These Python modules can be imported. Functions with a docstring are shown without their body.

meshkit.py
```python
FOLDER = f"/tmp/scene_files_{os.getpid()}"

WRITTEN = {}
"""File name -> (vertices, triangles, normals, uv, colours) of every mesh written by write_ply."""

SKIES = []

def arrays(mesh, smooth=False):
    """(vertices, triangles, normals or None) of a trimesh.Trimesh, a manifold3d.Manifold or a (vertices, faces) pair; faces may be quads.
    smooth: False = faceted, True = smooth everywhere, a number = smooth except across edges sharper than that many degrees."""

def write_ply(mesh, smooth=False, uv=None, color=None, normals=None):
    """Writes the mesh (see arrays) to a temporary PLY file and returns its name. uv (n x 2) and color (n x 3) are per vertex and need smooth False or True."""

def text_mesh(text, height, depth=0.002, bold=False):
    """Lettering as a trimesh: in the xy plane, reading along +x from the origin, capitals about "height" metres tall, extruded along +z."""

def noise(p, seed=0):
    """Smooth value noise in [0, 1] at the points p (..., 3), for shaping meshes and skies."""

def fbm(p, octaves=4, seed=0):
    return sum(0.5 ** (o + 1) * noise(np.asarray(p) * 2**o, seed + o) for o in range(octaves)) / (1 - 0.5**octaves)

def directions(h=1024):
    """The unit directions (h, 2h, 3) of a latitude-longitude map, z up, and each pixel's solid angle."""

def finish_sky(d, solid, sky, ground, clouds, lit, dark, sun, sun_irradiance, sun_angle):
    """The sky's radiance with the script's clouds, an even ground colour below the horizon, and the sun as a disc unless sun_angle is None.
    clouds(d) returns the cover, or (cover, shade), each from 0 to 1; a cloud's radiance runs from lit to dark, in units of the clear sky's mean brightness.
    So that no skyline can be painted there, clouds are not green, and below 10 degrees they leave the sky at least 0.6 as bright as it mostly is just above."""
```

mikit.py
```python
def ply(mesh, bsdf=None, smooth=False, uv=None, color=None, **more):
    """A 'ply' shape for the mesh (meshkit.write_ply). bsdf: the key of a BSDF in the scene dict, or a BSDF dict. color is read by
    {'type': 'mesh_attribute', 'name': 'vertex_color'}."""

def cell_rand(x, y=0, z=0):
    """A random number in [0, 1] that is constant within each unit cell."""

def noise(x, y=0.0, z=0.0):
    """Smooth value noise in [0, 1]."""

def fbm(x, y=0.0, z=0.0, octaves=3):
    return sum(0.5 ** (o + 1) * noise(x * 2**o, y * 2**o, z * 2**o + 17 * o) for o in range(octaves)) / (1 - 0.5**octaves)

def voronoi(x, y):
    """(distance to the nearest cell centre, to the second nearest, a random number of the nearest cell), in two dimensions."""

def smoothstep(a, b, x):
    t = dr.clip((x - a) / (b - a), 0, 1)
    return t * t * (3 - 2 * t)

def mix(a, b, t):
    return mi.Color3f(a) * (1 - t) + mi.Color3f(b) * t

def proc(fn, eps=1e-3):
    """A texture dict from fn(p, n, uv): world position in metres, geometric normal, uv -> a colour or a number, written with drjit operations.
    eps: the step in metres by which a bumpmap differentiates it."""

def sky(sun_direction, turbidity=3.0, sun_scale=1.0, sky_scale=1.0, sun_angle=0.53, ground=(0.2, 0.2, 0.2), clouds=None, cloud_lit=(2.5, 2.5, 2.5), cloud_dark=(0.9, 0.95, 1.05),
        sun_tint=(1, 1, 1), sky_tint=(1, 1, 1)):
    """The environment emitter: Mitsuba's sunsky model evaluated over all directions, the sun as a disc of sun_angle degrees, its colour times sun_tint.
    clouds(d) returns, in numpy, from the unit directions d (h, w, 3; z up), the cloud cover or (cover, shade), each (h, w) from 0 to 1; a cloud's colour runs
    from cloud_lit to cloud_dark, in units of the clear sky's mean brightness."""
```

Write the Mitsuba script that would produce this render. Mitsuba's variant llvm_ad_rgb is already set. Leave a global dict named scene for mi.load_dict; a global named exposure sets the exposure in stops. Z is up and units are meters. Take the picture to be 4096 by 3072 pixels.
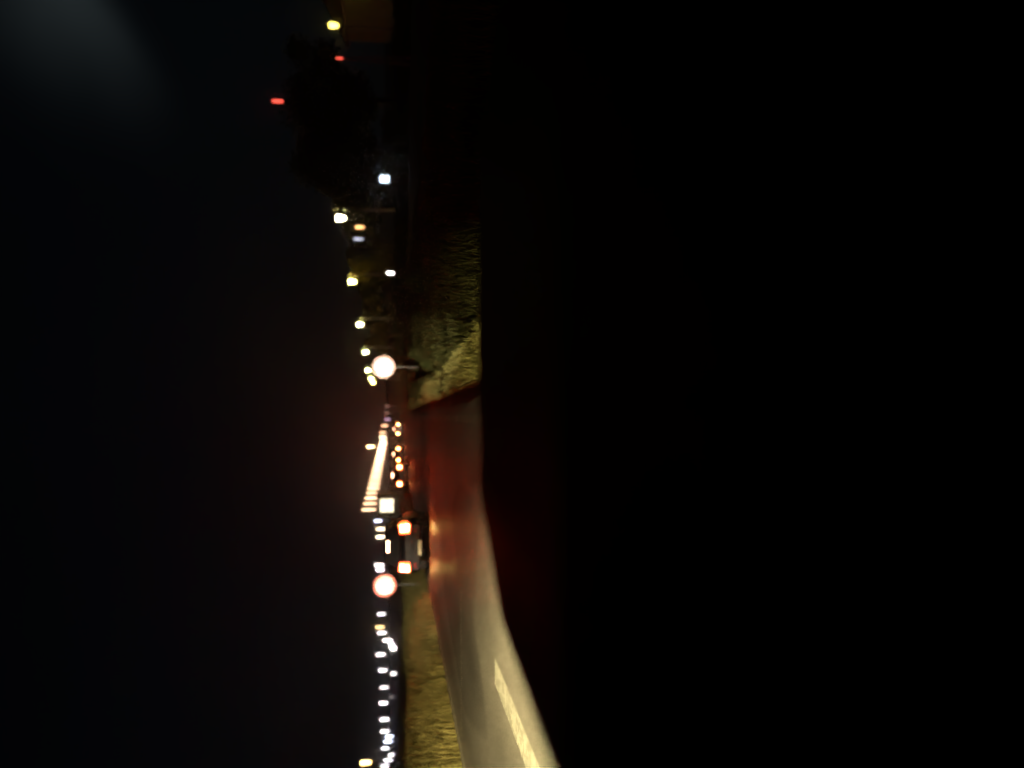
import math, random
import numpy as np, trimesh, manifold3d as m3
import drjit as dr
import mitsuba as mi
import mikit, meshkit
from mikit import proc, noise, fbm, smoothstep, mix

T = mi.ScalarTransform4f
rng = np.random.default_rng(7)
random.seed(7)
scene, labels = {}, {}

# ------------------------------------------------------------------ camera (held on its side: the picture's left is up), sky, exposure
EYE = np.array([0.0, 0.0, 1.15])
YAW, PITCH = math.radians(2.31), math.radians(8.54)
FWD = np.array([math.sin(YAW) * math.cos(PITCH), math.cos(YAW) * math.cos(PITCH), -math.sin(PITCH)])
RIGHT = np.array([math.cos(YAW), -math.sin(YAW), 0.0])
scene['camera'] = {'type': 'thinlens', 'aperture_radius': 0.020, 'focus_distance': 7.0, 'fov': 67.0, 'fov_axis': 'x', 'near_clip': 0.02, 'far_clip': 5000.0,
                   'to_world': T().look_at(origin=EYE.tolist(), target=(EYE + FWD).tolist(), up=RIGHT.tolist()),
                   'medium': {'type': 'ref', 'id': 'haze_air'}}
exposure = 0.0


def clouds_and_glow(d):
    """Thin broken cloud, plus a flare-like glow streak painted into the sky."""
    n = meshkit.fbm(d / np.maximum(d[..., 2:3] + 0.12, 0.05) * 1.3, 4, 5)
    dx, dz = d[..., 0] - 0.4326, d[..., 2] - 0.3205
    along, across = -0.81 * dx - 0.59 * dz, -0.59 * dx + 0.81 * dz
    bank = np.exp(-np.where(across < 0, across / 0.022, across / 0.07) ** 2 - np.where(along > 0, along / 0.075, along / 0.06) ** 2) * (d[..., 1] > 0)  # pale flare streak painted in as brightness, broken up by the cloud noise
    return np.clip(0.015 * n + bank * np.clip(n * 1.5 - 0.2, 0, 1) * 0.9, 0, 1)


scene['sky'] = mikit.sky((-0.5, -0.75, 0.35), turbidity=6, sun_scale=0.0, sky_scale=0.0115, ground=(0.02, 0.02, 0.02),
                         sky_tint=(0.85, 1.1, 1.3), clouds=clouds_and_glow, cloud_lit=(22.0, 29, 31.0), cloud_dark=(1.0, 1.0, 1.0))

# added haze: one closed box round everything, makes the glow about the lamps
scene['haze_air'] = {'type': 'homogeneous', 'albedo': {'type': 'rgb', 'value': [0.95, 0.95, 0.95]}, 'sigma_t': 0.0010,
                     'phase': {'type': 'hg', 'g': 0.965}}


# ------------------------------------------------------------------ materials
def mat(name, d, two=True):
    scene[name] = {'type': 'twosided', 'bsdf': d} if two else d
    return name


def rgb(*v):
    return {'type': 'rgb', 'value': list(map(float, v))}


def prin(name, col, rough=0.6, metal=0.0, spec=0.5, **kw):
    c = rgb(*col) if isinstance(col, tuple) else col
    r = rough if not callable(rough) else proc(rough)
    return mat(name, {'type': 'principled', 'base_color': c, 'roughness': r, 'metallic': metal, 'specular': spec, **kw})


def asphalt_col(p, n, uv):
    g = noise(p.x * 90, p.y * 90)
    w = fbm(p.x * 0.9, p.y * 0.35, 3.0, 3)
    patch = smoothstep(0.55, 0.62, fbm(p.x * 0.5, p.y * 0.15, 9.0, 2))
    return mix((0.090, 0.085, 0.074), (0.150, 0.141, 0.124), 0.5 * g + 0.5 * w) * (1 - 0.28 * patch) * (1 - 0.22 * smoothstep(0.6, 0.0, dr.abs(dr.abs(p.x + 4.5) - 0.75)))


def asphalt_rough(p, n, uv):
    return 0.33 + 0.20 * fbm(p.x * 1.1, p.y * 0.5, 1.0, 3)


mat('mat_asphalt', {'type': 'bumpmap', 'arbitrary': proc(lambda p, n, uv: fbm(p.x * 45, p.y * 45, 0.0, 3), eps=4e-3), 'scale': 0.0010,
                    'bsdf': {'type': 'principled', 'base_color': proc(asphalt_col), 'roughness': proc(asphalt_rough), 'specular': 0.5}})


def paint_col(p, n, uv):
    worn = smoothstep(0.42, 0.62, fbm(p.x * 22, p.y * 14, 0.0, 4))
    return mix((0.255, 0.25, 0.215), (0.165, 0.16, 0.135), worn * 0.8)


prin('mat_road_paint', proc(paint_col), 0.55)
prin('mat_seal', proc(lambda p, n, uv: mix((0.22, 0.2, 0.16), (0.09, 0.085, 0.075), noise(p.x * 9, p.y * 30))), 0.5)
prin('mat_soil', proc(lambda p, n, uv: mix((0.045, 0.04, 0.022), (0.085, 0.07, 0.042), fbm(p.x * 3, p.y * 3, 0.0, 4))), 0.95, spec=0.1)
prin('mat_gravel', proc(lambda p, n, uv: mix((0.06, 0.055, 0.045), (0.16, 0.145, 0.12), noise(p.x * 50, p.y * 50))), 0.9, spec=0.2)
prin('mat_kerb', proc(lambda p, n, uv: mix((0.20, 0.19, 0.16), (0.33, 0.31, 0.27), fbm(p.x * 14, p.y * 14, p.z * 14, 3))), 0.8, spec=0.3)
prin('mat_plaster', proc(lambda p, n, uv: mix((0.20, 0.20, 0.12), (0.28, 0.275, 0.17), fbm(p.x * 2, p.y * 2, p.z * 2, 4))), 0.9, spec=0.2)
prin('mat_trim', (0.45, 0.43, 0.4), 0.6)
prin('mat_roof', (0.10, 0.045, 0.03), 0.8)
prin('mat_dark_glass', (0.01, 0.011, 0.012), 0.08)
prin('mat_steel', proc(lambda p, n, uv: mix((0.22, 0.22, 0.21), (0.36, 0.35, 0.33), fbm(p.x * 6, p.y * 6, p.z * 3, 3))), 0.5, 0.6)
prin('mat_concrete', proc(lambda p, n, uv: mix((0.52, 0.49, 0.43), (0.66, 0.63, 0.57), fbm(p.x * 6, p.y * 6, p.z * 3, 3))), 0.8, spec=0.3)
prin('mat_black_metal', (0.02, 0.02, 0.02), 0.5)
prin('mat_sign_white', proc(lambda p, n, uv: mix((0.80, 0.80, 0.78), (0.70, 0.69, 0.66), smoothstep(0.5, 0.8, fbm(p.x * 9, p.z * 9, p.y, 3)))), 0.45)
prin('mat_sign_red', (0.55, 0.06, 0.035), 0.45)
prin('mat_plate', (0.78, 0.71, 0.48), 0.4)
prin('mat_car_paint', (0.005, 0.005, 0.006), 0.35, 0.0, 0.25, clearcoat=0.15, clearcoat_gloss=0.9)
prin('mat_car_silver', (0.12, 0.12, 0.125), 0.3, 0.5, clearcoat=0.8, clearcoat_gloss=0.9)
prin('mat_rubber', (0.015, 0.015, 0.015), 0.85)
prin('mat_alloy', (0.5, 0.5, 0.5), 0.35, 0.9)
prin('mat_bonnet', (0.006, 0.006, 0.006), 0.75, spec=0.03)
prin('mat_dash', (0.008, 0.008, 0.008), 0.9, spec=0.1)
prin('mat_lens_red', (0.35, 0.012, 0.008), 0.2)
prin('mat_lens_clear', (0.5, 0.5, 0.5), 0.2)
prin('mat_lamp_glass', (0.6, 0.58, 0.5), 0.4)
prin('mat_bark', proc(lambda p, n, uv: mix((0.05, 0.038, 0.026), (0.10, 0.08, 0.06), fbm(p.x * 8, p.y * 8, p.z * 2, 3))), 0.9, spec=0.2)


def leaf(name, a, b):
    scene[name] = {'type': 'principledthin', 'base_color': proc(lambda p, n, uv: mix(a, b, mikit.cell_rand(p.x * 4, p.y * 4, p.z * 4))), 'roughness': 0.6, 'diff_trans': 0.7}


leaf('mat_leaf_dark', (0.030, 0.045, 0.016), (0.055, 0.075, 0.026))
leaf('mat_leaf_olive', (0.055, 0.065, 0.02), (0.11, 0.11, 0.035))
leaf('mat_grass', (0.035, 0.042, 0.014), (0.09, 0.092, 0.032))
leaf('mat_grass_pale', (0.16, 0.16, 0.05), (0.30, 0.28, 0.10))
leaf('mat_grass_dry', (0.056, 0.050, 0.017), (0.125, 0.110, 0.040))


# ------------------------------------------------------------------ helpers
def numbered(name):
    if not any(k == name or k.startswith(name + '__') for k in scene) and name not in labels:
        return name
    i = 1
    while any(k == f'{name}_{i:03d}' or k.startswith(f'{name}_{i:03d}__') for k in scene) or f'{name}_{i:03d}' in labels:
        i += 1
    return f'{name}_{i:03d}'


def thing(name, label, cat, group=None):
    key = numbered(name)
    labels[key] = {'label': label, 'category': cat}
    if group:
        labels[key]['group'] = group
    return key


def part(parent, name, mesh, bsdf, to=None, smooth=False, light=None, weight=1.0, **kw):
    """One mesh under its thing (or part); mesh may be a ready shape dict that is shared between copies."""
    base = f'{parent}__{name}'
    key, i = base, 0
    while key in scene:
        i += 1
        key = f'{base}_{i:03d}'
    d = dict(mesh) if isinstance(mesh, dict) else mikit.ply(mesh, bsdf, smooth=smooth, **kw)
    if to is not None:
        d['to_world'] = to
    if light is not None:
        d['emitter'] = {'type': 'area', 'radiance': rgb(*light), 'sampling_weight': weight}
    scene[key] = d
    return key


def struct(name, mesh, bsdf, label=None, smooth=False, kind='structure'):
    scene[name] = mikit.ply(mesh, bsdf, smooth=smooth)
    labels[name] = {'kind': kind}
    if label:
        labels[name]['label'] = label
    return name


def box(x0, x1, y0, y1, z0, z1, bevel=0.0):
    if bevel:
        pts = [m3.Manifold.sphere(bevel, 8).translate((x, y, z)) for x in (x0 + bevel, x1 - bevel) for y in (y0 + bevel, y1 - bevel) for z in (z0 + bevel, z1 - bevel)]
        return tri(m3.Manifold.batch_hull(pts))
    return trimesh.creation.box(bounds=[[x0, y0, z0], [x1, y1, z1]])


def tri(m):
    a = m.to_mesh()
    return trimesh.Trimesh(np.array(a.vert_properties[:, :3]), np.array(a.tri_verts), process=False)


def rod(a, b, r0, r1=None, n=8):
    a, b = np.asarray(a, float), np.asarray(b, float)
    r1 = r0 if r1 is None else r1
    ax = (b - a) / np.linalg.norm(b - a)
    u = np.cross(ax, [0, 0, 1] if abs(ax[2]) < 0.9 else [1, 0, 0]); u /= np.linalg.norm(u)
    w = np.cross(ax, u)
    t = np.arange(n) * 2 * np.pi / n
    ring = np.cos(t)[:, None] * u + np.sin(t)[:, None] * w
    v = np.vstack([a + ring * r0, b + ring * r1, [a], [b]])
    i = np.arange(n); j = (i + 1) % n
    f = np.vstack([np.stack([i, j, j + n], 1), np.stack([i, j + n, i + n], 1), np.stack([j, i, i * 0 + 2 * n], 1), np.stack([i + n, j + n, i * 0 + 2 * n + 1], 1)])
    return trimesh.Trimesh(v, f, process=False)


def path_rod(pts, r0, r1, n=7):
    rs = np.linspace(r0, r1, len(pts))
    return trimesh.util.concatenate([rod(pts[i], pts[i + 1], rs[i], rs[i + 1], n) for i in range(len(pts) - 1)])


def lathe(profile, n=12, at=(0, 0, 0)):
    m = trimesh.creation.revolve(np.asarray(profile, float), sections=n)
    m.apply_translation(at)
    return m


def cat(*ms):
    return trimesh.util.concatenate(list(ms))


ORD = ['first', 'second', 'third', 'fourth', 'fifth', 'sixth', 'seventh', 'eighth', 'ninth', 'tenth', 'eleventh', 'twelfth', 'thirteenth', 'fourteenth', 'fifteenth',
       'sixteenth', 'seventeenth', 'eighteenth', 'nineteenth', 'twentieth', 'twenty-first', 'twenty-second', 'twenty-third', 'twenty-fourth', 'twenty-fifth', 'twenty-sixth']

# ------------------------------------------------------------------ setting: ground, road, verge, hills


def bank_height(x, y):
    """The grass bank on the left of the road and the slight swell of the right verge."""
    left = np.clip((-6.25 - x) / 1.5, 0, 1)
    left = left * left * (3 - 2 * left) * 0.34
    right = np.clip((x - 0.9) / 3.0, 0, 1)
    right = right * right * (3 - 2 * right) * (0.10 + 0.14 * meshkit.noise(np.stack([x * 0.5, y * 0.25, 0 * x], -1), 3))
    return left + right


gx = np.unique(np.concatenate([np.linspace(-900, -60, 8), np.linspace(-60, -10, 11), np.linspace(-9, -6.2, 9), np.linspace(-6, 0.5, 4), np.linspace(0.9, 6, 12), np.linspace(7, 60, 14), np.linspace(60, 900, 8)]))
gy = np.unique(np.concatenate([np.linspace(-40, 0, 5), np.linspace(2, 60, 50), np.linspace(65, 330, 20), np.linspace(340, 900, 8)]))
X, Y = np.meshgrid(gx, gy, indexing='ij')
Z = bank_height(X, Y)
I = np.arange(X.size).reshape(X.shape)
struct('ground', (np.stack([X.ravel(), Y.ravel(), Z.ravel()], 1), np.stack([I[:-1, :-1], I[1:, :-1], I[1:, 1:], I[:-1, 1:]], -1).reshape(-1, 4)), 'mat_soil', smooth=True)


def sheet(x0, x1, y0, y1, z):
    return trimesh.Trimesh([[x0, y0, z], [x1, y0, z], [x1, y1, z], [x0, y1, z]], [[0, 1, 2], [0, 2, 3]], process=False)


struct('road', sheet(-6.12, 0.18, -30, 330, 0.008), 'mat_asphalt')
struct('gravel_shoulder', sheet(0.18, 0.62, -30, 200, 0.004), 'mat_gravel')
struct('edge_line', sheet(-0.12, 0.0, 2, 200, 0.012), 'mat_seal')
struct('far_edge_line', sheet(-5.96, -5.84, 3, 200, 0.012), 'mat_road_paint')
struct('lane_line', cat(*[sheet(-3.12, -2.82, y, y + 4.3, 0.012) for y in (4.75, 22.0, 39.0, 56.0, 73.0, 90.0)]), 'mat_road_paint')
struct('sealed_joint', sheet(-6.1, -3.1, 13.75, 13.83, 0.012), 'mat_seal')

hx = np.linspace(-900, 900, 91)
hy = np.array([540, 580, 640, 720, 800.0])
HX, HY = np.meshgrid(hx, hy, indexing='ij')
ridge = 16 * meshkit.fbm(np.stack([HX * 0.006, HY * 0.006, 0 * HX], -1), 4, 2) + 3
HZ = ridge * np.array([0, 0.55, 1.0, 0.8, 0.0])[None, :] - 0.5
J = np.arange(HX.size).reshape(HX.shape)
struct('hills', (np.stack([HX.ravel(), HY.ravel(), HZ.ravel()], 1), np.stack([J[:-1, :-1], J[1:, :-1], J[1:, 1:], J[:-1, 1:]], -1).reshape(-1, 4)), 'mat_soil', smooth=True)

haze_box = {'type': 'cube', 'to_world': T().translate([0, 420, 39]).scale([905, 485, 40.2]), 'bsdf': {'type': 'null'}, 'interior': {'type': 'ref', 'id': 'haze_air'}}
scene['haze'] = haze_box
labels['haze'] = {'kind': 'stuff', 'label': 'thin haze added to spread a glow round the lamps', 'category': 'haze'}


# ------------------------------------------------------------------ grass
def blades(n, x0, x1, y0, y1, h0, h1, w, seed, dens=None, lean=0.35):
    r = np.random.default_rng(seed)
    x, y = r.uniform(x0, x1, n), y0 + (y1 - y0) * r.uniform(0, 1, n) ** 1.5
    clump = meshkit.fbm(np.stack([x * 1.3, y * 0.8, 0 * x], -1), 3, seed)
    keep = r.uniform(0, 1, n) < np.clip((clump - 0.30) * 4.0, 0.05, 1)
    x, y, clump = x[keep], y[keep], clump[keep]
    m = len(x)
    h = (h0 + (h1 - h0) * r.uniform(0, 1, m)) * (0.45 + 1.1 * clump)
    a, la = r.uniform(0, 2 * np.pi, m), r.uniform(0, 2 * np.pi, m)
    z = bank_height(x, y) - 0.01
    p = np.stack([x, y, z], 1)
    side = np.stack([np.cos(a), np.sin(a), 0 * a], 1) * w
    le = np.stack([np.cos(la), np.sin(la), 0 * la], 1) * (h * lean * r.uniform(0.2, 1, m))[:, None]
    up = np.array([0, 0, 1.0])
    mid = p + up * (0.6 * h)[:, None] + le * 0.35
    tip = p + up * h[:, None] + le
    v = np.stack([p - side, p + side, mid + side * 0.7, mid - side * 0.7, tip], 1).reshape(-1, 3)
    b = np.arange(m)[:, None] * 5
    f = np.concatenate([b + [0, 1, 2], b + [0, 2, 3], b + [3, 2, 4]], 0)
    return trimesh.Trimesh(v, f, process=False)


struct('dry_grass', blades(60000, -9.6, -6.05, 5, 75, 0.22, 0.55, 0.012, 11), 'mat_grass_dry', 'dry yellow grass on the low bank along the far side of the road', kind='stuff')
labels['dry_grass']['category'] = 'grass'
struct('verge_edge_grass', blades(22000, 0.42, 0.95, 5, 60, 0.10, 0.32, 0.010, 14), 'mat_grass_pale', 'paler dry grass along the edge of the near verge', kind='stuff')
labels['verge_edge_grass']['category'] = 'grass'
struct('verge_grass', blades(60000, 0.5, 9, 4, 60, 0.08, 0.30, 0.010, 12), 'mat_grass', 'short dim green grass on the near verge beside the gravel shoulder', kind='stuff')
labels['verge_grass']['category'] = 'grass'


def weed_mesh(h, n, seed):
    r = np.random.default_rng(seed)
    v, f = [], []
    for k in range(n):
        a, t = r.uniform(0, 2 * np.pi), r.uniform(0.15, 1.0)
        rad = 0.35 * h * math.sin(math.pi * min(t, 0.95)) * r.uniform(0.3, 1)
        c = np.array([math.cos(a) * rad, math.sin(a) * rad, t * h])
        d = np.array([math.cos(a + r.normal() * 0.7), math.sin(a + r.normal() * 0.7), r.uniform(-0.2, 0.9)]); d /= np.linalg.norm(d)
        s = np.cross(d, [0, 0, 1.0]); s /= np.linalg.norm(s)
        L, W = r.uniform(0.10, 0.2) * (0.6 + h * 0.5), r.uniform(0.025, 0.05)
        b = len(v)
        v += [c, c + d * L * .5 + s * W, c + d * L, c + d * L * .5 - s * W]
        f += [[b, b + 1, b + 2], [b, b + 2, b + 3]]
    return trimesh.Trimesh(v, f, process=False)


def stem_mesh(h, seed):
    r = np.random.default_rng(seed)
    return cat(*[path_rod([[0, 0, 0], [r.normal() * .04 * h, r.normal() * .04 * h, .5 * h], [r.normal() * .12 * h, r.normal() * .12 * h, .95 * h]], .012, .005, 5) for _ in range(4)])


WEEDS = [(3.1, 18.0, 0.75, 'pale green weed clump on the verge, the largest, below the street lamps'), (1.35, 20.5, 0.42, 'small green weed clump on the verge close to the gravel shoulder'),
         (4.3, 23.5, 0.8, 'tall weed clump on the verge behind the largest one'), (2.1, 27.0, 0.55, 'weed clump on the verge just beyond the round sign')]
for i, (x, y, h, lab) in enumerate(WEEDS):
    t = thing('weed_clump', lab, 'weeds', 'weeds on the near verge')
    z = float(bank_height(np.array([x]), np.array([y]))[0])
    part(t, 'leaves', weed_mesh(h, 520, 40 + i), 'mat_grass', T().translate([x, y, z]))
    part(t, 'stems', stem_mesh(h, 60 + i), 'mat_grass', T().translate([x, y, z]))


# ------------------------------------------------------------------ trees
def tree_meshes(H, R, seed, leaves=16000, leaf_size=0.40, base=0.28):
    r = np.random.default_rng(seed)
    limbs, clumps = [], []
    top = np.array([r.normal() * .2, r.normal() * .2, H * 0.62])
    trunk = path_rod([[0, 0, -0.1], [r.normal() * .08, r.normal() * .08, H * 0.25], top], 0.030 * H, 0.014 * H, 9)
    for k in range(11):
        a = k * 2.4 + r.normal() * .3
        t = r.uniform(0.35, 1.0)
        s = top * t
        e = s + np.array([math.cos(a) * R * r.uniform(.5, .85), math.sin(a) * R * r.uniform(.5, .85), H * r.uniform(.06, .32)])
        limbs.append(path_rod([s, (s + e) / 2 + [0, 0, .15], e], 0.011 * H, 0.003 * H, 6))
        clumps.append((e, R * r.uniform(.28, .42)))
    for k in range(26):
        d = r.normal(size=3); d /= np.linalg.norm(d)
        c = np.array([0, 0, H * (base + (1 - base) / 2)]) + d * np.array([R * .78, R * .78, H * (1 - base) * .40]) * r.uniform(.55, 1.0)
        clumps.append((c, R * r.uniform(.22, .40)))
    per = leaves // len(clumps)
    P, S = [], []
    for c, rad in clumps:
        q = r.normal(size=(per, 3)); q *= (r.uniform(.35, 1, per) / np.linalg.norm(q, axis=1))[:, None]
        P.append(c + q * rad * [1, 1, .8])
    P = np.vstack(P)
    P = P[P[:, 2] > H * base * 0.75]
    m = len(P)
    d = r.normal(size=(m, 3)); d[:, 2] -= .4; d /= np.linalg.norm(d, axis=1)[:, None]
    s = np.cross(d, r.normal(size=(m, 3))); s /= np.linalg.norm(s, axis=1)[:, None]
    L = leaf_size * r.uniform(.6, 1.3, m)[:, None]
    v = np.stack([P, P + d * L * .5 + s * L * .32, P + d * L, P + d * L * .5 - s * L * .32], 1).reshape(-1, 3)
    b = np.arange(m)[:, None] * 4
    return trunk, limbs, trimesh.Trimesh(v, np.concatenate([b + [0, 1, 2], b + [0, 2, 3]]), process=False)


TREES = [  # x, y, height, crown radius, leaf material, label
    (25.6, 76, 10.9, 5.4, 'mat_leaf_dark', 'big black tree rising behind the white floodlight, left one of the tall pair'),
    (32.2, 79, 12.0, 5.6, 'mat_leaf_dark', 'big black tree behind the house corner, right one of the tall pair'),
    (29.8, 112, 10.6, 4.6, 'mat_leaf_dark', 'dark tree just right of the nearest amber street lamp'),
    (25.3, 126, 9.3, 4.4, 'mat_leaf_olive', 'amber lit tree between the two nearest street lamps'),
    (26.2, 148, 9.4, 4.2, 'mat_leaf_dark', 'dark tree behind the second nearest amber street lamp'),
    (22.0, 168, 8.8, 4.0, 'mat_leaf_olive', 'dark tree behind the third nearest amber street lamp'),
    (19.6, 192, 8.3, 3.8, 'mat_leaf_olive', 'dark tree behind the fourth nearest amber street lamp'),
]
for i, (x, y, H, R, m, lab) in enumerate(TREES):
    t = thing('tree', lab, 'tree', 'trees behind the row of street lamps')
    tr, li, cr = tree_meshes(H, R, 100 + i)
    to = T().translate([x, y, 0.1])
    part(t, 'trunk', tr, 'mat_bark', to, smooth=40)
    for l in li:
        part(t, 'limb', l, 'mat_bark', to, smooth=40)
    part(t, 'crown', cr, m, to)

for (x, y, H, R, sd, lab) in [(22.6, 110, 4.2, 2.3, 131, 'amber lit bush under the nearest street lamp of the row'), (19.4, 61.5, 3.6, 1.9, 132, 'bush lit bluish white by the floodlight beside it'),
                              (24.6, 66, 2.4, 1.7, 133, 'low dark bush between the floodlight and the house')]:
    t = thing('bush', lab, 'bush', 'bushes on the right')
    tr, li, cr = tree_meshes(H, R, sd, 3000, 0.16, 0.08)
    to = T().translate([x, y, 0.1])
    part(t, 'stem', tr, 'mat_bark', to)
    part(t, 'foliage', cr, 'mat_leaf_olive', to)

# ------------------------------------------------------------------ street lamps on the right
AMBER = (100, 58, 12)
pole_m = mikit.ply(lathe([(0.0, 0), (0.26, 0), (0.26, 0.35), (0.19, 0.55), (0.13, 8.35), (0.0, 8.35)], 10), 'mat_concrete', smooth=40)
arm_m = mikit.ply(path_rod([[0, 0, 8.3], [-0.25, 0, 8.75], [-0.8, 0, 8.95], [-1.15, 0, 8.75]], 0.055, 0.045, 8), 'mat_steel', smooth=40)
head_m = mikit.ply(lathe([(0.0, 8.78), (0.10, 8.76), (0.16, 8.6), (0.44, 8.42), (0.44, 8.36), (0.0, 8.36)], 10, (-1.15, 0, 0)), 'mat_black_metal', smooth=30)
lens_m = mikit.ply(lathe([(0.0, 7.20), (0.18, 7.22), (0.34, 7.6), (0.40, 8.1), (0.38, 8.35), (0.0, 8.355)], 10, (-1.15, 0, 0)), 'mat_lamp_glass', smooth=40)
LAMPS = [(24.23, 96, 7.83, 1.0), (20.86, 122, 7.85, .55), (17.2, 148, 7.81, .9), (14.14, 175, 7.79, .9), (11.32, 196, 8.02, .8), (10.13, 215, 7.85, .6), (9.91, 236, 7.84, .4)]
for i, (x, y, z, s) in enumerate(LAMPS):
    lab = ('nearest and brightest amber lantern street lamp of the row beside the trees' if i == 0 else
           'last and faintest amber street lamp of the row beside the trees' if i == 6 else f'amber lantern street lamp, {ORD[i]} from the near end of the row by the trees')
    t = thing('street_lamp', lab, 'street lamp', 'amber street lamps along the right')
    to = T().translate([x + 1.15, y, z - 7.8])
    part(t, 'pole', pole_m, None, to)
    part(t, 'arm', arm_m, None, to)
    h = part(t, 'hood', head_m, None, to)
    part(t, 'lantern', lens_m, None, to, light=tuple(c * s for c in AMBER), weight=0.5)

# the lamp by the house, the two lamps behind the trees, the white post lamp
HOUSE = 25.1


def post_lamp(name, lab, catg, x, y, z, col, w, h, group=None, weight=0.1, blocks=1):
    """A straight post with a glazed lantern whose middle is at height z."""
    t = thing(name, lab, catg, group)
    part(t, 'post', cat(rod((x, y, 0), (x, y, 0.5), w * .35 + .05, w * .3 + .04, 8), rod((x, y, 0.5), (x, y, z - h / 2), .05, .04, 6)), 'mat_black_metal')
    part(t, 'lantern', lathe([(0, z - h / 2), (w * .30, z - h / 2), (w * .5, z - h * .1), (w * .5, z + h * .42), (w * .3, z + h / 2), (0, z + h / 2)], 8, (x, y, 0)), 'mat_lamp_glass', light=col, weight=weight)
    part(t, 'cap', lathe([(0, z + h / 2 + .002), (w * .55, z + h / 2 + .002), (w * .5, z + h / 2 + .06), (0, z + h / 2 + .22)], 8, (x, y, 0)), 'mat_black_metal')
    return t


post_lamp('yard_lamp', 'amber lantern on a post in front of the house wall', 'lamp', 25.13, 50, 5.11, (6.0, 4.5, 0.8), .40, .60, weight=2)
post_lamp('distant_lamp', 'small orange lamp among the trees, left of the nearest street lamp', 'lamp', 25.1, 104, 5.9, (3.6, 1.6, .55), .42, 1.15)
post_lamp('distant_lamp', 'small bluish lamp just under the small orange one among the trees', 'lamp', 23.5, 104, 6.08, (.9, 1.0, 1.25), .36, 1.2)
post_lamp('distant_lamp', 'white post lamp low beside the second nearest amber street lamp', 'lamp', 18.3, 100, 1.75, (9, 8.6, 7.6), .34, 1.1)

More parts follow.
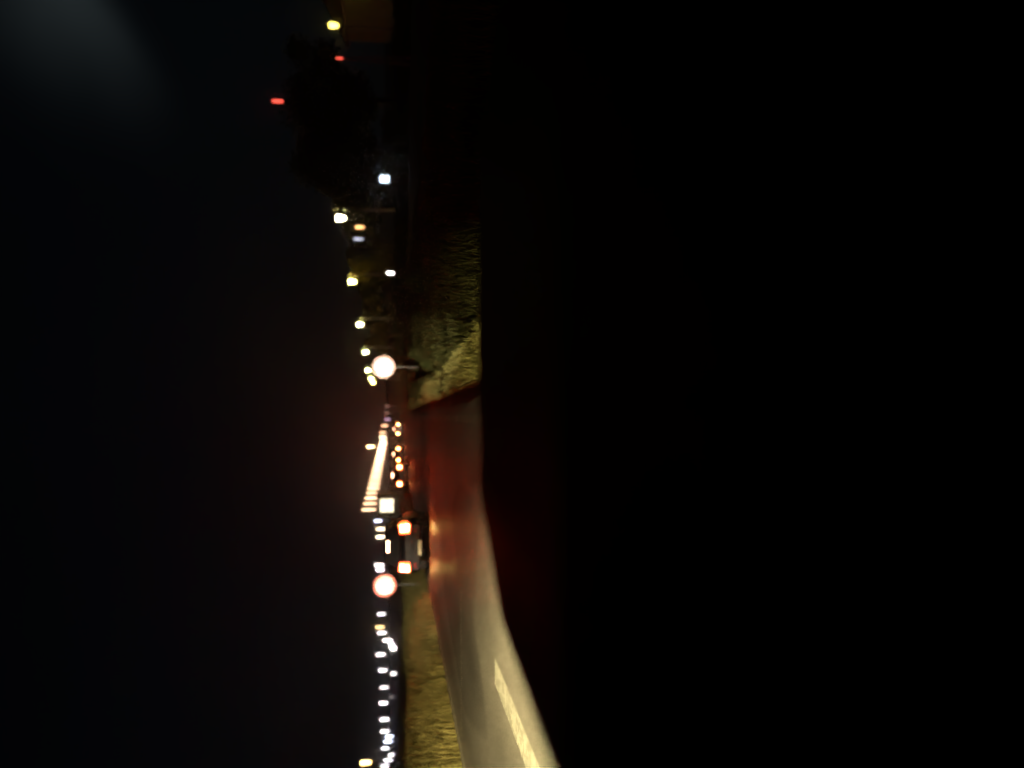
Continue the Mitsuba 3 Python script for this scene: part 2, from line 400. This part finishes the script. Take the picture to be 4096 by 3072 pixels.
# white floodlight and its bush
t = thing('floodlight', 'white floodlight on a short post below the tall black trees', 'floodlight')
part(t, 'post', rod((18.3, 60, 0), (18.3, 60, 1.6), .06, .05, 8), 'mat_black_metal')
part(t, 'housing', box(17.98, 18.62, 60.0, 60.12, 1.62, 2.42, .03), 'mat_black_metal')
part(t, 'panel', box(18.02, 18.58, 59.97, 59.998, 1.68, 2.36), 'mat_lamp_glass', light=(3.4, 4.2, 4.8), weight=1.0)
part(t, 'bracket', cat(rod((17.95, 60.06, 1.58), (17.95, 60.06, 2.05), .02), rod((18.65, 60.06, 1.58), (18.65, 60.06, 2.05), .02), rod((17.95, 60.06, 1.58), (18.65, 60.06, 1.58), .02)), 'mat_black_metal')


# red warning lights
def mast(name, lab, x, y, z, r, h):
    t = thing(name, lab, 'mast', None)
    legs = [(-.25, -.15), (.25, -.15), (0, .28)]
    n = max(3, int(z / 1.2))
    for (a, b) in legs:
        part(t, 'leg', rod((x + a, y + b, 0), (x + a * .3, y + b * .3, z - h), .03, .02, 5), 'mat_steel')
    br = []
    for k in range(n):
        for q in range(3):
            a, b = legs[q], legs[(q + 1) % 3]
            s0, s1 = 1 - .7 * k / n, 1 - .7 * (k + 1) / n
            br.append(rod((x + a[0] * s0, y + a[1] * s0, (z - h) * k / n), (x + b[0] * s1, y + b[1] * s1, (z - h) * (k + 1) / n), .012, .012, 4))
    part(t, 'bracing', cat(*br), 'mat_steel')
    part(t, 'warning_light', lathe([(0, z - h), (r * .8, z - h), (r, z), (r * .8, z + h * .8), (0, z + h)], 8, (x, y, 0)), 'mat_lens_red', light=(2.0, .2, .13), weight=.15)


mast('radio_mast', 'slim mast with a red warning light rising above the tree tops', 43.96, 110, 17.54, .26, .75)
mast('signal_mast', 'short slim mast with a red light beside the house wall', 22.08, 48, 4.61, .07, .2)

# ------------------------------------------------------------------ house at the right edge
t = thing('house', 'plain plastered house whose side wall is lit dimly by an amber lamp', 'house')
hx0, hx1, hy0, hy1, hz, hr = 27.6, 36.5, 49.0, 57.0, 4.7, 7.1
gab = trimesh.creation.extrude_polygon(__import__('shapely').Polygon([(hx0, 0), (hx1, 0), (hx1, hz), ((hx0 + hx1) / 2, hr), (hx0, hz)]), hy1 - hy0)
gab.apply_transform(np.array([[1, 0, 0, 0], [0, 0, -1, hy1], [0, 1, 0, 0], [0, 0, 0, 1.0]]))
part(t, 'wall', gab, 'mat_plaster')
sl = math.atan2(hr - hz, (hx1 - hx0) / 2)
roof = []
for s in (-1, 1):
    b = box(-.35, math.hypot((hx1 - hx0) / 2, hr - hz) + .0, hy0 - .3, hy1 + .3, .02, .18)
    b.apply_translation([0, 0, 0])
    M = trimesh.transformations.rotation_matrix(-sl, [0, 1, 0])
    b.apply_transform(M)
    if s > 0:
        b.apply_transform(np.diag([-1, 1, 1, 1.0])); b.apply_translation([hx1, 0, hz])
    else:
        b.apply_translation([hx0, 0, hz])
    roof.append(b)
rf = part(t, 'roof', cat(*roof), 'mat_roof')
for (wx, wz) in ((29.5, 1.3), (33.2, 1.3)):
    w = part(t, 'window', box(wx, wx + 1.1, hy0 - .03, hy0 + .02, wz, wz + 1.3), 'mat_dark_glass')
    fr = cat(box(wx - .07, wx, hy0 - .06, hy0 + .02, wz - .07, wz + 1.37), box(wx + 1.1, wx + 1.17, hy0 - .06, hy0 + .02, wz - .07, wz + 1.37),
             box(wx, wx + 1.1, hy0 - .06, hy0 + .02, wz + 1.3, wz + 1.37), box(wx, wx + 1.1, hy0 - .06, hy0 + .02, wz - .07, wz), box(wx + .52, wx + .58, hy0 - .05, hy0 + .02, wz, wz + 1.3))
    part(w, 'frame', fr, 'mat_trim')

# low dark hedge in front of house and lamps
r = np.random.default_rng(71)


def hedge(x0, y0, x1, y1, h, w, n, seed):
    r = np.random.default_rng(seed)
    tt = r.uniform(0, 1, n)
    L = math.hypot(x1 - x0, y1 - y0)
    dx, dy = (x1 - x0) / L, (y1 - y0) / L
    off, zz = r.uniform(-1, 1, n), r.uniform(0, 1, n)
    hh = h * (0.8 + 0.35 * meshkit.noise(np.stack([tt * L * .6, 0 * tt, 0 * tt], -1), seed))
    edge = r.uniform(0, 1, n) < .75
    off = np.where(edge, np.sign(off) * r.uniform(.7, 1, n), off)
    P = np.stack([x0 + dx * tt * L - dy * off * w, y0 + dy * tt * L + dx * off * w, zz * hh], 1)
    d = r.normal(size=(n, 3)); d /= np.linalg.norm(d, axis=1)[:, None]
    s = np.cross(d, r.normal(size=(n, 3))); s /= np.linalg.norm(s, axis=1)[:, None]
    S = r.uniform(.12, .24, n)[:, None]
    v = np.stack([P, P + d * S * .5 + s * S * .4, P + d * S, P + d * S * .5 - s * S * .4], 1).reshape(-1, 3)
    b = np.arange(n)[:, None] * 4
    return trimesh.Trimesh(v, np.concatenate([b + [0, 1, 2], b + [0, 2, 3]]), process=False)


t = thing('hedge', 'long low dark hedge in front of the house and the street lamps', 'hedge')
part(t, 'foliage', hedge(7.5, 92, 27.0, 44, 1.35, .5, 26000, 5), 'mat_leaf_dark')
part(t, 'stems', cat(*[rod((7.5 + 19.5 * k / 60, 92 - 48 * k / 60, 0), (7.5 + 19.5 * k / 60 + .1, 92 - 48 * k / 60, .9), .03, .015, 5) for k in range(61)]), 'mat_bark')


# ------------------------------------------------------------------ cars ahead
def car_parts():
    """A hatchback seen from behind; origin under the middle of the rear bumper, driving towards +y."""
    S = lambda x, y, z, r: m3.Manifold.sphere(r, 14).translate((x, y, z))
    lower = m3.Manifold.batch_hull([S(sx * x, y, z, r) for sx in (-1, 1) for (x, y, z, r) in ((.74, .14, .42, .10), (.76, .12, .80, .09), (.73, .22, .98, .06), (.78, 1.4, .35, .10), (.79, 1.3, .90, .08), (.78, 2.9, .35, .10), (.76, 2.8, .86, .08),
                                                                                              (.66, 3.85, .45, .13), (.68, 3.7, .72, .1))])
    for y in (.78, 3.15):
        for sx in (-1, 1):
            lower -= m3.Manifold.cylinder(.5, .36, .36, 28).rotate((0, 90, 0)).translate((sx * .85 - .25, y, .33))
    upper = m3.Manifold.batch_hull([S(sx * x, y, z, r) for sx in (-1, 1) for (x, y, z, r) in ((.71, .24, .95, .07), (.54, .50, 1.42, .07), (.55, 1.5, 1.47, .07), (.53, 1.9, 1.44, .06), (.70, 2.75, .92, .06))])
    out = {'body': tri(lower), 'cabin': tri(upper)}
    # rear window: on the slanted back of the cabin
    a = np.array([0, .165, 1.03]); b = np.array([0, .435, 1.405])
    up = (b - a) / np.linalg.norm(b - a); nrm = np.array([0, -up[2], up[1]])
    pts = []
    for t_, hw in ((0.0, .60), (.85, .49)):
        for sx in (-1, 1):
            for o in (-.02, .016):
                pts.append(a + (b - a) * t_ + [sx * hw, 0, 0] + nrm * o)
    out['rear_window'] = trimesh.convex.convex_hull(np.array(pts) + nrm * .004)
    bump = m3.Manifold.batch_hull([S(sx * x, y, z, .07) for sx in (-1, 1) for (x, y, z) in ((.74, .10, .36), (.76, .10, .56), (.77, .5, .36), (.78, .5, .54))])
    for sx in (-1, 1):
        bump -= m3.Manifold.cylinder(.5, .37, .37, 28).rotate((0, 90, 0)).translate((sx * .85 - .25, .78, .33))
    out['bumper'] = tri(bump)
    out['plate'] = box(-.26, .26, -.012, .035, .27, .385)
    lamp = m3.Manifold.batch_hull([S(x, y, z, .03) for (x, y, z) in ((.52, .015, .70), (.51, .03, .99), (.80, .04, .68), (.78, .07, 1.02), (.85, .28, .78), (.83, .28, .95))])
    out['tail'] = tri(lamp)
    out['core'] = cat(box(.56, .79, -.022, .03, .845, .985, .02), box(.58, .81, -.022, .03, .70, .825, .02))
    out['high'] = box(-.20, .20, .385, .45, 1.345, 1.465)
    out['tyre'] = lathe([(.20, -.10), (.30, -.10), (.32, -.06), (.32, .06), (.30, .10), (.20, .10)], 24)
    spokes = [lathe([(0, -.06), (.20, -.06), (.20, -.03), (.05, -.02), (0, -.02)], 18)] + [box(-.025, .025, .04, .19, -.09, -.06).apply_transform(trimesh.transformations.rotation_matrix(k * 2 * math.pi / 5, [0, 0, 1])) for k in range(5)]
    out['rim'] = cat(*spokes)
    out['mirror'] = box(.80, .98, 2.05, 2.17, .92, 1.04, .04)
    out['reflector'] = box(.52, .68, -.0, .04, .46, .51)
    return out


CP = car_parts()
BRAKE = (950, 44, 9)


def car(lab, x, y, paint, plate_on=True, hm=(14, 6.5, 3.8), group='cars ahead with brake lights on', rot=0.0, k=1.0):
    t = thing('car', lab, 'car', group)
    to = T().translate([x, y, 0.008]).rotate([0, 0, 1], rot)
    part(t, 'body', CP['body'], paint, to, smooth=35)
    c = part(t, 'cabin', CP['cabin'], paint, to, smooth=35)
    part(c, 'rear_window', CP['rear_window'], 'mat_dark_glass', to)
    part(c, 'brake_light', CP['high'], 'mat_lens_red', to, light=hm, weight=.3)
    bp = part(t, 'bumper', CP['bumper'], paint, to, smooth=35)
    part(bp, 'number_plate', CP['plate'], 'mat_plate', to)
    for sx in (-1, 1):
        tl = CP['tail'].copy(); co = CP['core'].copy(); rf_ = CP['reflector'].copy(); mr = CP['mirror'].copy()
        if sx < 0:
            for q in (tl, co, rf_, mr):
                q.apply_transform(np.diag([-1, 1, 1, 1.0]))
        tk = part(t, 'tail_light', tl, 'mat_lens_red', to, smooth=35, light=(16, .9, .2), weight=.5)
        part(tk, 'bulb', co, 'mat_lens_red', to, light=tuple(v * k for v in BRAKE), weight=2.0)
        part(bp, 'reflector', rf_, 'mat_lens_red', to)
        part(t, 'mirror', mr, paint, to, smooth=35)
        for wy in (.78, 3.15):
            wt = to @ T().translate([sx * .72, wy, .325]).rotate([0, 1, 0], 90 * sx)
            w = part(t, 'wheel', CP['tyre'], 'mat_rubber', wt, smooth=35)
            part(w, 'rim', CP['rim'], 'mat_alloy', wt)


car('nearest car, dark hatchback braking in the far lane with its pale plate lit', -4.55, 27, 'mat_car_paint', k=1.2)
car('second nearest car braking in the far lane, beyond the dark hatchback', -4.9, 64, 'mat_car_silver', k=.7)
car('third nearest car braking in the far lane, just ahead of the second', -4.7, 95, 'mat_car_paint', k=.6)
car('farthest car, braking in the near lane where the road vanishes', -2.0, 116, 'mat_car_silver', k=.7)


# ------------------------------------------------------------------ round signs
def sign(lab, x, y, z, dia):
    t = thing('round_sign', lab, 'road sign', 'round signs on both sides of the road')
    R = dia / 2
    part(t, 'post', cat(rod((x, y + .05, 0), (x, y + .05, z + R * .8), .03, .03, 10), box(x - .05, x + .05, y + .012, y + .05, z + R * .3, z + R * .42), box(x - .05, x + .05, y + .012, y + .05, z - R * .42, z - R * .3)), 'mat_black_metal')
    disc = lathe([(0, 0), (R * .83, 0), (R * .83, .004), (0, .004)], 40)
    ring = lathe([(R * .83, 0), (R * .98, 0), (R, .004), (R, .010), (R * .83, .010)], 40)
    back = lathe([(0, -.006), (R, -.006), (R, -.001), (0, -.001)], 40)
    M = trimesh.transformations.rotation_matrix(math.pi / 2, [1, 0, 0])
    for nme, m, b in (('face', disc, 'mat_sign_white'), ('red_rim', ring, 'mat_sign_red'), ('back_plate', back, 'mat_steel')):
        m.apply_transform(M); m.apply_translation([x, y, z])
        part(t, nme, m, b)


sign('round white sign with a red rim, on the verge by the street lamps', 1.49, 24, 1.52, .72)
sign('round white sign with a red rim, beside the braking hatchback', -6.35, 29.6, 1.56, .88)

# ------------------------------------------------------------------ row of lamps ahead on the left, and beyond
for i in range(24):
    k = i / 23
    x, y, z = -13.18 + 5.45 * k, 111 + 127 * k, 4.89
    b = (.4 + .35 * random.random()) * (.55 + .75 * k)
    lab = f'white lantern on a post, {ORD[i]} from the near end of the close-set bright row' if i not in (0, 23) else ('white lantern on a post at the near end of the close-set bright row' if i == 0 else 'white lantern on a post at the far end of the close-set bright row')
    post_lamp('row_lamp', lab, 'lamp', round(x, 2), round(y, 2), z, (15 * b, 9 * b, 5 * b), .32, 1.9, 'close-set row of white lanterns', weight=.12)
post_lamp('tall_lamp', 'taller yellowish lamp standing above the close-set bright row', 'lamp', -6.69, 170, 6.5, (16, 12, 4.5), .45, 1.5, weight=.1)
post_lamp('tall_lamp', 'amber lamp on the left, highest and alone at the bottom edge of the picture', 'lamp', -47.6, 110, 5.24, (14, 8.5, 2.4), .6, 1.4, weight=.1)

COL = {'w': (7.5, 7.4, 7.0), 'W': (14, 13.5, 12), 'a': (9, 6.0, 2.2), 'b': (5.5, 6.8, 8.5), 'y': (8, 7.2, 4.4), 'd': (.45, .42, .38), 'p': (.55, .28, .2), 'v': (1.3, .8, 1.2), 'o': (5, 2.6, 1.4)}
FAR = [(-55.3, 293, 7.2, 'w'), (-59.0, 303, 7.1, 'w'), (-67.0, 297, 6.5, 'w'), (-76.3, 305, 6.6, 'w'), (-81.5, 306, 7.2, 'a'), (-78.5, 287, 6.1, 'w'), (-80.7, 285, 4.0, 'w'), (-90.5, 313, 2.8, 'W'), (-86.2, 294, 2.0, 'W'), (-88.0, 293, 6.7, 'w'),
       (-101.8, 318, 6.3, 'w'), (-97.8, 301, 2.0, 'w'), (-106.9, 313, 5.7, 'w'), (-108.6, 301, 5.8, 'w'), (-108.3, 306, 2.7, 'd'), (-110.5, 290, 5.2, 'w'), (-121.1, 306, 5.4, 'w'), (-126.4, 314, 3.7, 'b'), (-123.4, 302, 4.1, 'b'),
       (-128.7, 309, 5.2, 'w'), (-130.6, 307, 2.9, 'w'), (-124.0, 287, 4.0, 'w'), (-135.9, 310, 5.4, 'w'), (-40.6, 305, 7.9, 'b'), (-42.3, 295, 6.6, 'y'), (-43.9, 286, 6.6, 'y')]
FAR = sorted(FAR, key=lambda q: q[0] / q[1])
WORD = {'w': 'white', 'W': 'very bright white', 'a': 'amber', 'b': 'bluish white', 'y': 'yellowish', 'd': 'faint'}
for i, (x, y, z, c) in enumerate(FAR):
    hgt = 3.0 if z > 3.5 else 1.7
    z = max(z, hgt / 2 + .6)
    jit = [(.7 + .6 * random.random()) for _ in range(3)]
    post_lamp('field_lamp', f'{WORD[c]} far lamp, {ORD[i]} in the long row from the picture bottom', 'lamp', x, y, z, tuple(v * jit[0] * j for v, j in zip(COL[c], (1, 1 - .1 * jit[1], 1.35 - .4 * jit[1]))), (.55 + .3 * jit[2]) * (1 if c != 'W' else 1.7), hgt * (.7 + .3 * jit[1]), 'far lamps across the dark field', weight=.03)
END = [(3.9, 330, 4.7, 'p', 'faint brownish far lamp nearest the right-hand round sign'), (1.1, 321, 4.9, 'p', 'faint brownish far lamp, second beyond the end of the road'), (-1.5, 312, 4.4, 'v', 'violet far lamp where the road vanishes'),
       (-3.9, 303, 5.4, 'o', 'orange far lamp next to the violet one'), (-6.4, 294, 6.0, 'o', 'orange far lamp second from the violet one'), (-7.9, 285, 5.8, 'y', 'yellowish far lamp beside the orange ones')]
for (x, y, z, c, lab) in END:
    post_lamp('end_lamp', lab, 'lamp', x, y, z, COL[c], .6, 2.2, 'far lamps at the end of the road', weight=.03)

# small kiosk with a lit window between the lamps and the field
t = thing('kiosk', 'small kiosk with a lit cream window behind the nearest car', 'kiosk')
kx, ky = -12.55, 110.0
part(t, 'wall', cat(box(kx - 1.6, kx - .9, ky, ky + 2.4, 0, 3.6), box(kx + .9, kx + 1.6, ky, ky + 2.4, 0, 3.6), box(kx - .9, kx + .9, ky, ky + 2.4, 0, 1.5), box(kx - .9, kx + .9, ky, ky + 2.4, 3.3, 3.6)), 'mat_plaster')
part(t, 'roof', box(kx - 1.9, kx + 1.9, ky - .5, ky + 2.7, 3.602, 3.78, .04), 'mat_roof')
w = part(t, 'window', box(kx - .898, kx + .898, ky + .1, ky + .16, 1.502, 3.298), 'mat_lamp_glass', light=(2.6, 2.3, 1.5), weight=.3)
part(w, 'frame', cat(box(kx - .03, kx + .03, ky + .04, ky + .098, 1.502, 3.298), box(kx - .898, kx - .03, ky + .04, ky + .098, 2.38, 2.43), box(kx + .03, kx + .898, ky + .04, ky + .098, 2.38, 2.43)), 'mat_black_metal')

# ------------------------------------------------------------------ the car the picture is taken from: bonnet, dashboard, headlights
t = thing('own_car', 'black bonnet and dashboard of the car the picture is taken from, lost in the dark', 'car')
us, vs = np.linspace(0, 1, 25), np.linspace(0, 1, 17)
U_, V_ = np.meshgrid(us, vs, indexing='ij')
bw = 0.86 - 0.07 * V_ ** 2
bxx = 0.28 + (U_ * 2 - 1) * bw
byy = 0.90 + 1.57 * V_ - 0.16 * (U_ * 2 - 1) ** 2 * V_
bzz = 0.945 - 0.035 * V_ - 0.16 * np.clip(V_ - .84, 0, 1) - 0.04 * np.abs(U_ * 2 - 1) ** 3.2 + 0.012 * np.exp(-((np.abs(U_ * 2 - 1) - .62) / .1) ** 2)
K = np.arange(U_.size).reshape(U_.shape)
part(t, 'bonnet', (np.stack([bxx.ravel(), byy.ravel(), bzz.ravel()], 1), np.stack([K[:-1, :-1], K[1:, :-1], K[1:, 1:], K[:-1, 1:]], -1).reshape(-1, 4)), 'mat_bonnet', smooth=True)
for nme, i in (('wing', 0), ('wing', -1)):
    topv = np.stack([bxx[i], byy[i], bzz[i] - .004], 1)
    sgn = -1 if i == 0 else 1
    low = topv.copy(); low[:, 0] += sgn * .045; low[:, 2] = .45
    mid = topv.copy(); mid[:, 0] += sgn * .05; mid[:, 2] -= .12
    n = len(topv)
    vv = np.vstack([topv, mid, low]); ii = np.arange(n - 1)
    part(t, nme, (vv, np.vstack([np.stack([ii, ii + 1, ii + 1 + n, ii + n], 1), np.stack([ii + n, ii + 1 + n, ii + 1 + 2 * n, ii + 2 * n], 1)])), 'mat_bonnet', smooth=True)
fv = np.stack([bxx[:, -1], byy[:, -1], bzz[:, -1] - .004], 1)
fl = fv.copy(); fl[:, 2] = .25; fl[:, 1] += .05
n = len(fv); ii = np.arange(n - 1)
bp = part(t, 'bumper', (np.vstack([fv, fl]), np.stack([ii, ii + 1, ii + 1 + n, ii + n], 1)), 'mat_bonnet', smooth=True)
part(t, 'dashboard', box(-.66, 1.20, .36, .97, .60, .952, .03), 'mat_dash')
HEAD = []
for hx_ in (-.33, .89):
    ln = lathe([(0, .06), (.06, .05), (.10, .0), (0, 0)], 16)
    ln.apply_transform(trimesh.transformations.rotation_matrix(-math.pi / 2, [1, 0, 0])); ln.apply_translation([hx_, 2.385, .66])
    part(t, 'headlight', ln, 'mat_lens_clear', smooth=40)
    HEAD.append((hx_, 2.50, .66))
# added spots at those headlights: low left spreads, a verge streak, one per sign
BEAM = (1.0, .80, .40)
BEAMS = [('dipped_beam', 0, (-7.0, 12.0, 0.0), 1650, 31, 4), ('dipped_beam', 1, (-4.9, 13.0, 0.0), 2350, 17, 3), ('verge_streak_beam', 1, (0.3, 16.0, 0.0), 300, 15, 0.3),
         ('sign_beam', 0, (-6.9, 28.0, 2.4), 8500, 7, 1.0), ('sign_beam', 1, (1.3, 24.0, 2.1), 5600, 7, 2.5)]
for nm, k, tgt, I, cut, wid in BEAMS:
    scene[f'{nm}{"_001" if k else ""}'] = {'type': 'spot', 'to_world': T().look_at(origin=list(HEAD[k]), target=list(tgt), up=[0, 0, 1]), 'intensity': rgb(*(I * q for q in (BEAM if nm != 'sign_beam' else (1.0, .86, .60)))),
                                           'cutoff_angle': cut, 'beam_width': wid, 'sampling_weight': 12.0}
